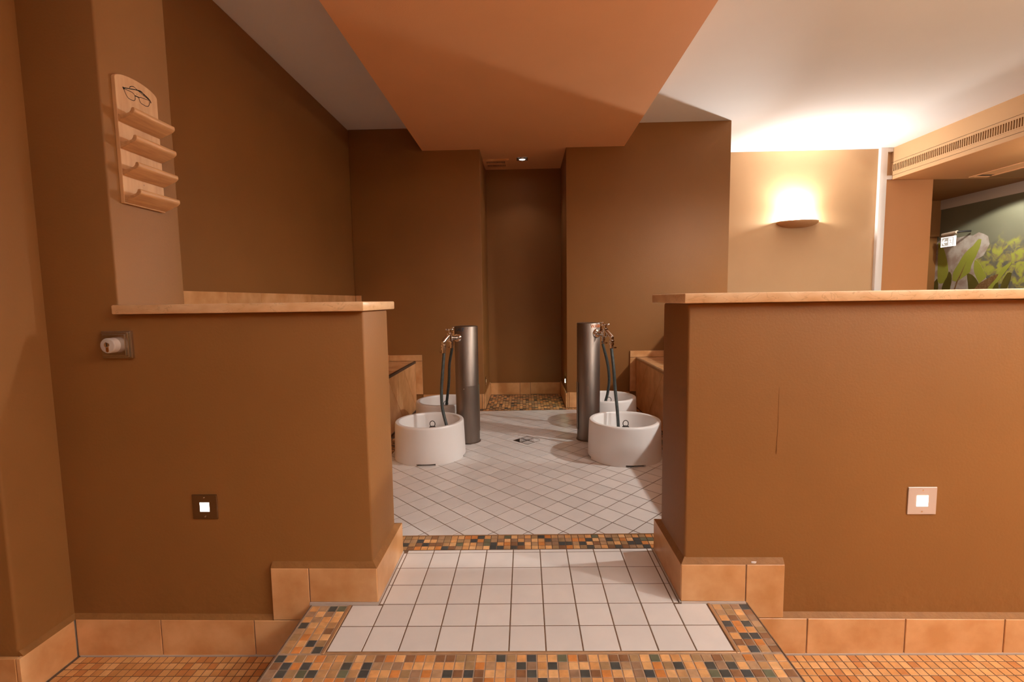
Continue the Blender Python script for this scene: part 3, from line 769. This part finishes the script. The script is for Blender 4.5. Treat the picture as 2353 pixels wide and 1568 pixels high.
# ================================================================== WALL FIXTURES
def step_light(label, loc, rotz, s, e, plate, led):
    t = thing('step_light', label, 'step light', loc, rotz, 'recessed step lights')
    MB().box(-s, s, -0.0035, 0.0, -s, s).build('cover_plate', M[plate], t, bevel=0.0008, seg=1)
    MB().box(-e, e, -0.0043, -0.0033, -e, e).build('light_window', M[led], t)
    for z in (s * 0.78, -s * 0.78):
        MB().lathe([(0.0025, 0.0), (0.0022, 0.0012), (0.0, 0.0016)], 10, origin=(0, -0.0034, z), x=(1, 0, 0), y=(0, 0, 1), z=(0, -1, 0)).build('screw', M['chrome'], t, smooth=True)
    return t


step_light('square step light with dark mirror-like plate, low on the left parapet', (-0.9545, HW_F, 0.3085), 0, 0.0395, 0.0145, 'plate_dark', 'led')
step_light('square step light with bright silver plate, low on the right parapet', (1.238, HW_F, 0.3225), 0, 0.042, 0.0165, 'plate_light', 'led')
step_light('small step light shining on the right cheek of the dark niche', (0.412, 2.905, 0.215), -PI / 2, 0.0395, 0.0145, 'plate_dark', 'led_green')
step_light('small dim step light on the left cheek of the dark niche', (-0.307, 2.945, 0.215), PI / 2, 0.0395, 0.0145, 'plate_dark', 'led_dim')

ks = thing('key_switch', 'square key switch with round grey lock knob below the left coping', 'switch', (-1.186, HW_F, 0.822))
MB().box(-0.046, 0.046, -0.010, 0.0, -0.042, 0.042).build('back_frame', M['steel_plate'], ks, bevel=0.0015)
MB().box(-0.041, 0.041, -0.017, -0.0105, -0.0375, 0.0375).build('cover_plate', M['steel_plate'], ks, bevel=0.0012)
MB().box(-0.035, 0.035, -0.0205, -0.0172, -0.032, 0.032).build('centre_plate', M['steel_plate'], ks, bevel=0.001)
kn = MB().lathe([(0.0, 0.019), (0.0225, 0.019), (0.0225, 0.040), (0.0215, 0.0418), (0.020, 0.0425), (0.0, 0.0425)], 40, x=(1, 0, 0), y=(0, 0, 1), z=(0, -1, 0)).build('lock_knob', M['knob'], ks, smooth=True)
MB().lathe([(0.0082, 0.042), (0.0082, 0.0445), (0.007, 0.0452), (0.0, 0.0452)], 24, origin=(0, 0, 0.003), x=(1, 0, 0), y=(0, 0, 1), z=(0, -1, 0)).build('lock_cylinder', M['chrome'], kn, smooth=True)
MB().box(-0.0009, 0.0009, -0.0458, -0.0450, -0.003, 0.009).build('key_slot', M['black'], kn)
MB().prism([(-0.0042, -0.004), (-0.0042, -0.015)] + [(0.0042 * math.cos(a), -0.015 + 0.0042 * math.sin(a)) for a in [PI + PI * i / 8 for i in range(1, 8)]] + [(0.0042, -0.015), (0.0042, -0.004)], -0.0436, -0.0424, 1).build('lock_barrel', M['brass'], kn)

# ------------------------------------------------------------------ spectacle rack on the pillar cheek
rk = thing('spectacle_rack', 'small wooden rack with four shelves and a glasses drawing, on the left pillar', 'rack', (-1.18, 0.2375, 1.254))
Y0, Z0 = 0.2375, 1.254
arc = [(0.0825, 0.372)] + [(0.0825 * math.cos(a), 0.372 + 0.024 * math.sin(a)) for a in [PI * i / 16 for i in range(1, 16)]] + [(-0.0825, 0.372)]
MB().prism([(-0.0825, 0), (0.0825, 0)] + arc, 0.0, 0.012, 0).build('back_board', M['wood'], rk, bevel=0.001, seg=1)
prof = [(0.0, 0.0), (0.046, 0.020), (0.0525, 0.026), (0.0535, 0.032), (0.0525, 0.038), (0.049, 0.040), (0.0425, 0.0385), (0.0405, 0.032), (0.036, 0.0265), (0.026, 0.022), (0.010, 0.0185), (0.003, 0.0200), (0.0, 0.0225)]
sh = MB().prism([(0.0125 + a, b) for a, b in prof], -0.0825, 0.0825, 1).mesh('shelf', M['shelf_wood'], bevel=0.0012, seg=1, smooth=True)
for k in range(4): put(sh, 'shelf', rk, (0, 0, 0.002 + 0.0803 * k))
GLS = dict(brow=([(0.183, 1.606), (0.197, 1.610), (0.235, 1.621), (0.249, 1.623), (0.264, 1.620)], .0020),
           browr=([(0.264, 1.6195), (0.2745, 1.6165), (0.284, 1.6125), (0.2905, 1.608), (0.291, 1.604)], .0026),
           lens=([(0.186, 1.605), (0.192, 1.605), (0.209, 1.606), (0.221, 1.606), (0.227, 1.600), (0.228, 1.594), (0.226, 1.586), (0.220, 1.582), (0.210, 1.581), (0.199, 1.582), (0.193, 1.588), (0.189, 1.596), (0.185, 1.604)], .0013),
           lensr=([(0.243, 1.601), (0.252, 1.605), (0.265, 1.606), (0.283, 1.609), (0.286, 1.605), (0.284, 1.596), (0.279, 1.588), (0.271, 1.585), (0.259, 1.585), (0.248, 1.586), (0.244, 1.593), (0.242, 1.600)], .0013),
           bridge=([(0.227, 1.600), (0.234, 1.601), (0.243, 1.601)], .0022),
           corner=([(0.183, 1.607), (0.186, 1.603)], .0032),
           arm=([(0.208, 1.616), (0.211, 1.621), (0.218, 1.625), (0.225, 1.627), (0.235, 1.623), (0.241, 1.622), (0.255, 1.617), (0.283, 1.611)], .0015),
           armr=([(0.242, 1.623), (0.251, 1.625), (0.257, 1.624), (0.264, 1.617)], .0014))
pb = MB()
for pts, w0 in GLS.values():
    q = [Vector((y - Y0, z - Z0)) for y, z in pts]
    for _ in range(2 if len(q) > 2 else 0):
        q = [q[0]] + [p for a_, b_ in zip(q, q[1:]) for p in (a_ * .75 + b_ * .25, a_ * .25 + b_ * .75)] + [q[-1]]
    for i in range(len(q) - 1):
        w = w0; dv = (q[i + 1] - q[i]); ln = dv.length; w *= 1.35; dv.normalize(); nn = Vector((-dv.y, dv.x)) * w / 2; a, b = q[i] - dv * w * .3, q[i + 1] + dv * w * .3
        pb.add([(0.0124, *(a + nn)), (0.0124, *(a - nn)), (0.0124, *(b - nn)), (0.0124, *(b + nn))], [(0, 1, 2, 3)])
pb.build('glasses_drawing', M['ink'], rk)
for yy, zz in ((0.236, 1.608), (0.236, 1.326)):
    MB().lathe([(0.0022, 0.0118), (0.0022, 0.0127), (0.0, 0.0128)], 10, origin=(0, yy - Y0, zz - Z0), x=(0, 1, 0), y=(0, 0, 1), z=(1, 0, 0)).build('screw', M['bronze'], rk)

# ------------------------------------------------------------------ sconce
sc = thing('wall_sconce_lamp', 'glowing shallow bowl wall lamp on the sand coloured wall', 'wall lamp', (2.800, 3.62, 1.688))
A, B, Hh = 0.205, 0.150, 0.060
vs, fs = [], []
nt, npz = 40, 12
for inner in (0, 1):
    k = 1.0 - 0.04 * inner
    for j in range(npz + 1):
        ph = PI / 2 * j / npz
        for i in range(nt + 1):
            th = PI * i / nt
            vs.append((A * k * math.cos(th) * math.cos(ph) ** 0.9, -B * k * math.sin(th) * math.cos(ph) ** 0.9, -Hh * math.sin(ph) * (1 - 0.06 * inner)))
m1 = (npz + 1) * (nt + 1)
for inner in (0, 1):
    for j in range(npz):
        for i in range(nt):
            a = inner * m1 + j * (nt + 1) + i; q = (a, a + 1, a + nt + 2, a + nt + 1); fs.append(q if inner else q[::-1])
for i in range(nt): fs.append((i, i + 1, m1 + i + 1, m1 + i))
MB().add(vs, fs).build('bowl', M['plaster_lamp'], sc, smooth=True)
MB().tube([(-0.05, -0.075, 0.0), (0.05, -0.075, 0.0)], 0.008, 12).build('bulb', M['bulb'], sc, smooth=True)
MB().box(-0.05, 0.05, -0.02, 0.0, -0.04, -0.01).build('wall_bracket', M['pvc'], sc)

# ------------------------------------------------------------------ ceiling vent and spotlight over the niche
cv = thing('ceiling_vent', 'small square slotted vent in the soffit above the niche', 'vent', (-0.192, 3.165, BEAM))
fb = MB()
for q in ((-0.118, -0.088, -0.128, 0.128), (0.088, 0.118, -0.128, 0.128), (-0.088, 0.088, -0.128, -0.095), (-0.088, 0.088, 0.095, 0.128), (-0.088, 0.088, -0.010, 0.010)): fb.box(q[0], q[1], q[2], q[3], -0.012, 0.0)
fb.build('frame', M['soffit'], cv)
MB().box(-0.09, 0.09, -0.10, 0.10, -0.002, 0.0).build('duct_opening', M['dark_recess'], cv)
sb = MB()
for k in range(18):
    x = -0.084 + 0.0099 * k
    sb.box(x - 0.0022, x + 0.0022, -0.095, -0.010, -0.0105, -0.003).box(x - 0.0022, x + 0.0022, 0.010, 0.095, -0.0105, -0.003)
o = sb.build('slats', M['soffit'], cv); o['kind'] = 'stuff'
MB().box(-0.119, 0.119, -0.1295, -0.1265, -0.0135, 0.0).build('front_lip', M['tan'], cv)
sp = thing('ceiling_spotlight', 'small square chrome recessed spotlight shining in the niche soffit', 'spotlight', (0.048, 3.035, BEAM))
fb = MB()
for q in ((-0.05, -0.040, -0.05, 0.05), (0.040, 0.05, -0.05, 0.05), (-0.04, 0.04, -0.05, -0.040), (-0.04, 0.04, 0.040, 0.05)): fb.box(q[0], q[1], q[2], q[3], -0.006, 0.0)
fb.build('frame', M['chrome'], sp, bevel=0.001, seg=1)
MB().box(-0.04, 0.04, -0.04, 0.04, -0.0015, 0.0).build('well', M['black'], sp)
MB().lathe([(0.036, -0.002), (0.036, -0.010), (0.031, -0.014), (0.027, -0.010)], 32).build('lens_ring', M['chrome'], sp, smooth=True)
MB().lathe([(0.028, -0.008), (0.015, -0.0095), (0.0, -0.010)], 32).build('lens', M['led_spot'], sp)

# ================================================================== MURAL ROOM
def mural_mat():
    m = pbr('jungle_mural_print', (0.1, 0.1, 0.08), 0.55); n, l, b = nodes(m)
    tc = n.new('ShaderNodeTexCoord'); sx = n.new('ShaderNodeSeparateXYZ'); l.new(tc.outputs['Object'], sx.inputs[0])
    def noise(scale, detail=5, dist=0.4):
        k = n.new('ShaderNodeTexNoise'); k.inputs['Scale'].default_value = scale; k.inputs['Detail'].default_value = detail; k.inputs['Distortion'].default_value = dist
        l.new(tc.outputs['Object'], k.inputs['Vector']); return k.outputs['Fac']
    def ramp(src, pts):
        r = n.new('ShaderNodeValToRGB'); e = r.color_ramp.elements
        while len(e) < len(pts): e.new(0.5)
        for k, (p, c) in enumerate(pts): e[k].position = p; e[k].color = (*c, 1)
        l.new(src, r.inputs[0]); return r.outputs[0]
    def mix(f, a, c):
        x = n.new('ShaderNodeMix'); x.data_type = 'RGBA'; l.new(f, x.inputs[0]); l.new(a, x.inputs[6]); l.new(c, x.inputs[7]); return x.outputs[2]
    def math_(op, a, c=None, v=None):
        k = n.new('ShaderNodeMath'); k.operation = op; l.new(a, k.inputs[0])
        if c is not None: l.new(c, k.inputs[1])
        if v is not None: k.inputs[1].default_value = v
        return k.outputs[0]
    fog = ramp(noise(2.2), [(0.3, (0.17, 0.165, 0.105)), (0.7, (0.20, 0.195, 0.13))])
    jung = ramp(noise(13, 8, 0.8), [(0.30, (0.10, 0.10, 0.10)), (0.42, (0.17, 0.16, 0.095)), (0.50, (0.30, 0.26, 0.09)), (0.56, (0.34, 0.36, 0.06)), (0.72, (0.40, 0.40, 0.07))])
    # jungle takes over below a ragged line that climbs to the right (towards smaller y)
    z, y = sx.outputs['Z'], sx.outputs['Y']
    h = math_('ADD', z, math_('MULTIPLY', y, v=0.55))
    h = math_('ADD', h, math_('MULTIPLY', noise(5, 6, 0.6), v=0.9))
    f = n.new('ShaderNodeMapRange'); l.new(h, f.inputs[0]); f.inputs[1].default_value = 4.20; f.inputs[2].default_value = 4.02; f.inputs[3].default_value = 0; f.inputs[4].default_value = 1
    l.new(mix(f.outputs[0], fog, jung), b.inputs['Base Color'])
    return m


mu = tag(MB().box(5.146, 5.1685, -1.0, 4.748, 0.10, 1.965).build('mural_panel', mural_mat()), 'wall-high jungle mural with banana leaves and pale rock under a white cornice', 'mural')
ROCK = mottled('mural_pale_rock', (0.36, 0.27, 0.215), (0.50, 0.45, 0.39), 11, 0.55, lo=0.4, hi=0.62)
LEAFG = mottled('mural_lime_leaf', (0.31, 0.34, 0.045), (0.34, 0.36, 0.055), 8, 0.5)
LEAFD = mottled('mural_dark_leaf', (0.085, 0.075, 0.010), (0.12, 0.10, 0.018), 8, 0.5)
LEAFB = mottled('mural_brown_leaf', (0.18, 0.085, 0.028), (0.26, 0.16, 0.07), 60, 0.5)
PRINTS = [('rock_print', ROCK, .0008, [(4.776, 1.096), (4.768, 1.57), (4.70, 1.600), (4.604, 1.625), (4.45, 1.60), (4.343, 1.61), (4.28, 1.60), (4.214, 1.627), (4.15, 1.60), (4.103, 1.569), (4.09, 1.52), (4.079, 1.482), (4.11, 1.42), (4.14, 1.362), (4.19, 1.34), (4.228, 1.327), (4.17, 1.26), (4.128, 1.19), (4.086, 1.103), (4.18, 1.03), (4.298, 0.90), (4.77, 0.90)]),
          ('leaf_print', LEAFG, .0016, [(4.727, 1.568), (4.71, 1.569), (4.693, 1.555), (4.668, 1.53), (4.646, 1.493), (4.616, 1.42), (4.593, 1.349), (4.575, 1.285), (4.567, 1.227), (4.567, 1.18), (4.572, 1.143), (4.588, 1.11), (4.606, 1.08), (4.645, 1.071), (4.68, 1.073), (4.702, 1.102), (4.712, 1.2), (4.718, 1.369), (4.722, 1.48)]),
          ('leaf_print', LEAFG, .0016, [(4.503, 1.104), (4.503, 1.15), (4.500, 1.195), (4.476, 1.24), (4.445, 1.282), (4.415, 1.335), (4.384, 1.385), (4.352, 1.42), (4.321, 1.449), (4.294, 1.467), (4.268, 1.487), (4.242, 1.519), (4.217, 1.546), (4.196, 1.55), (4.176, 1.545), (4.180, 1.50), (4.192, 1.453), (4.21, 1.405), (4.230, 1.353), (4.255, 1.31), (4.275, 1.261), (4.284, 1.191), (4.33, 1.155), (4.366, 1.134), (4.41, 1.105), (4.456, 1.088)]),
          ('leaf_rib', LEAFB, .0024, [(4.486, 0.96), (4.452, 1.08), (4.416, 1.148), (4.374, 1.235), (4.336, 1.317), (4.372, 1.222), (4.407, 1.134), (4.438, 1.07), (4.468, 0.96)]),
          ('leaf_print', LEAFG, .0016, [(4.237, 1.323), (4.207, 1.307), (4.179, 1.280), (4.152, 1.242), (4.129, 1.199), (4.105, 1.160), (4.088, 1.129), (4.112, 1.10), (4.138, 1.080), (4.167, 1.055), (4.192, 1.10), (4.215, 1.144), (4.232, 1.18), (4.244, 1.224), (4.243, 1.28)]),
          ('leaf_print', LEAFD, .0024, [(4.80, 0.94), (4.785, 1.03), (4.769, 1.067), (4.742, 1.105), (4.712, 1.136), (4.692, 1.07), (4.687, 0.94)]),
          ('leaf_print', LEAFD, .0024, [(4.643, 0.94), (4.638, 1.02), (4.626, 1.062), (4.604, 1.105), (4.579, 1.144), (4.567, 1.18), (4.557, 1.212), (4.535, 1.198), (4.518, 1.169), (4.512, 1.12), (4.514, 1.076), (4.524, 1.03), (4.532, 0.94)]),
          ('leaf_print', LEAFD, .0024, [(4.320, 1.167), (4.307, 1.174), (4.292, 1.172), (4.260, 1.158), (4.233, 1.136), (4.205, 1.105), (4.182, 1.073), (4.167, 1.046), (4.205, 1.02), (4.241, 0.94), (4.283, 0.94), (4.297, 1.03), (4.303, 1.069), (4.314, 1.12)]),
          ('leaf_print', LEAFB, .0030, [(4.25, 0.94), (4.195, 1.03), (4.154, 1.063), (4.104, 1.092), (4.052, 1.118), (4.004, 1.138), (3.957, 1.151), (3.966, 1.125), (3.983, 1.098), (4.012, 1.065), (4.046, 1.034), (4.12, 0.94)]),
          ('leaf_print', LEAFG, .0020, [(4.08, 0.94), (4.03, 1.043), (3.999, 1.091), (3.958, 1.155), (3.917, 1.218), (3.872, 1.247), (3.824, 1.268), (3.836, 1.24), (3.852, 1.214), (3.888, 1.165), (3.925, 1.112), (3.97, 1.05), (4.02, 0.94)]),
          ('leaf_print', LEAFD, .0030, [(4.03, 0.94), (3.998, 1.02), (3.979, 1.048), (3.955, 1.060), (3.948, 1.02), (3.945, 0.94)]),
          ('leaf_print', LEAFD, .0030, [(3.94, 0.94), (3.920, 1.03), (3.906, 1.078), (3.886, 1.118), (3.863, 1.154), (3.842, 1.160), (3.819, 1.151), (3.824, 1.11), (3.833, 1.067), (3.85, 1.02), (3.875, 0.94)])]
for nm, mt, off, pts in PRINTS:
    MB().prism(pts, 5.146 - off, 5.1462, 0).build(nm, mt, mu)

es = thing('exit_sign', 'lit exit sign with white arrow and running man, hung before the mural', 'sign', (5.02, 4.445, 1.553), math.radians(-6))
SW, SH = 0.105, 0.056
fr = MB()
for q in ((-SW, SW, SH - .008, SH), (-SW, SW, -SH, -SH + .010), (-SW, -SW + .022, -SH, SH), (SW - .008, SW, -SH, SH)): fr.box(-0.006, 0.006, q[0], q[1], q[2], q[3])
fr.build('frame', M['sign_lit'], es)
MB().box(-0.003, 0.004, -SW + .022, SW - .008, -SH + .010, SH - .008).build('sign_field', M['sign_grey'], es)
MB().box(-0.014, 0.014, -SW - .004, SW + .012, SH + .001, SH + .014).build('rail', M['steel_plate'], es)
# arrow and pictogram (flat lettering); +y is to the left from the room
ar = MB().box(-0.0046, -0.0030, 0.012, 0.072, -0.008, 0.006)
ar.prism([(0.092, -0.001), (0.062, 0.032), (0.046, 0.032), (0.072, 0.004), (0.072, -0.006), (0.046, -0.034), (0.062, -0.034)], -0.0046, -0.0030, 0)
ar.build('arrow', M['sign_lit'], es)
pc = MB().box(-0.0046, -0.0030, -0.066, -0.006, -0.040, 0.042)
pc.build('door_pictogram', M['sign_lit'], es)
rm = MB()
rm.lathe([(0.0065, 0.0), (0.0065, 0.0010), (0.0, 0.0010)], 12, origin=(-0.0046, -0.030, 0.026), x=(0, 1, 0), y=(0, 0, 1), z=(-1, 0, 0))
for a, b in (((-0.034, 0.017), (-0.042, -0.008)), ((-0.042, -0.008), (-0.024, -0.016)), ((-0.024, -0.016), (-0.020, -0.032)), ((-0.042, -0.008), (-0.052, -0.020)), ((-0.052, -0.020), (-0.062, -0.020)), ((-0.034, 0.014), (-0.016, 0.006)), ((-0.034, 0.014), (-0.054, 0.010))):
    p, q = Vector(a), Vector(b); dv = (q - p).normalized(); nn = Vector((-dv.y, dv.x)) * 0.0032
    rm.prism([tuple(p + nn), tuple(p - nn), tuple(q - nn), tuple(q + nn)], -0.0056, -0.0046, 0)
rm.build('running_figure', M['sign_grey'], es)
MB().tube([(0.005, -SW - 0.008, SH + 0.040), (0.005, SW - 0.004, SH + 0.034)], 0.018, 16).build('lamp_housing', M['tube'], es, smooth=True)
MB().tube([(0.005, -SW - 0.010, SH + 0.036), (0.03, -SW - 0.035, SH + 0.042), (0.115, -SW - 0.05, SH + 0.042)], 0.010, 10).build('wall_arm', M['black'], es, smooth=True)
for yy in (-0.055, 0.055): MB().box(-0.004, 0.012, yy - 0.005, yy + 0.005, SH + .012, SH + .030).build('hanger', M['steel_plate'], es)

bpy.context.view_layer.update()
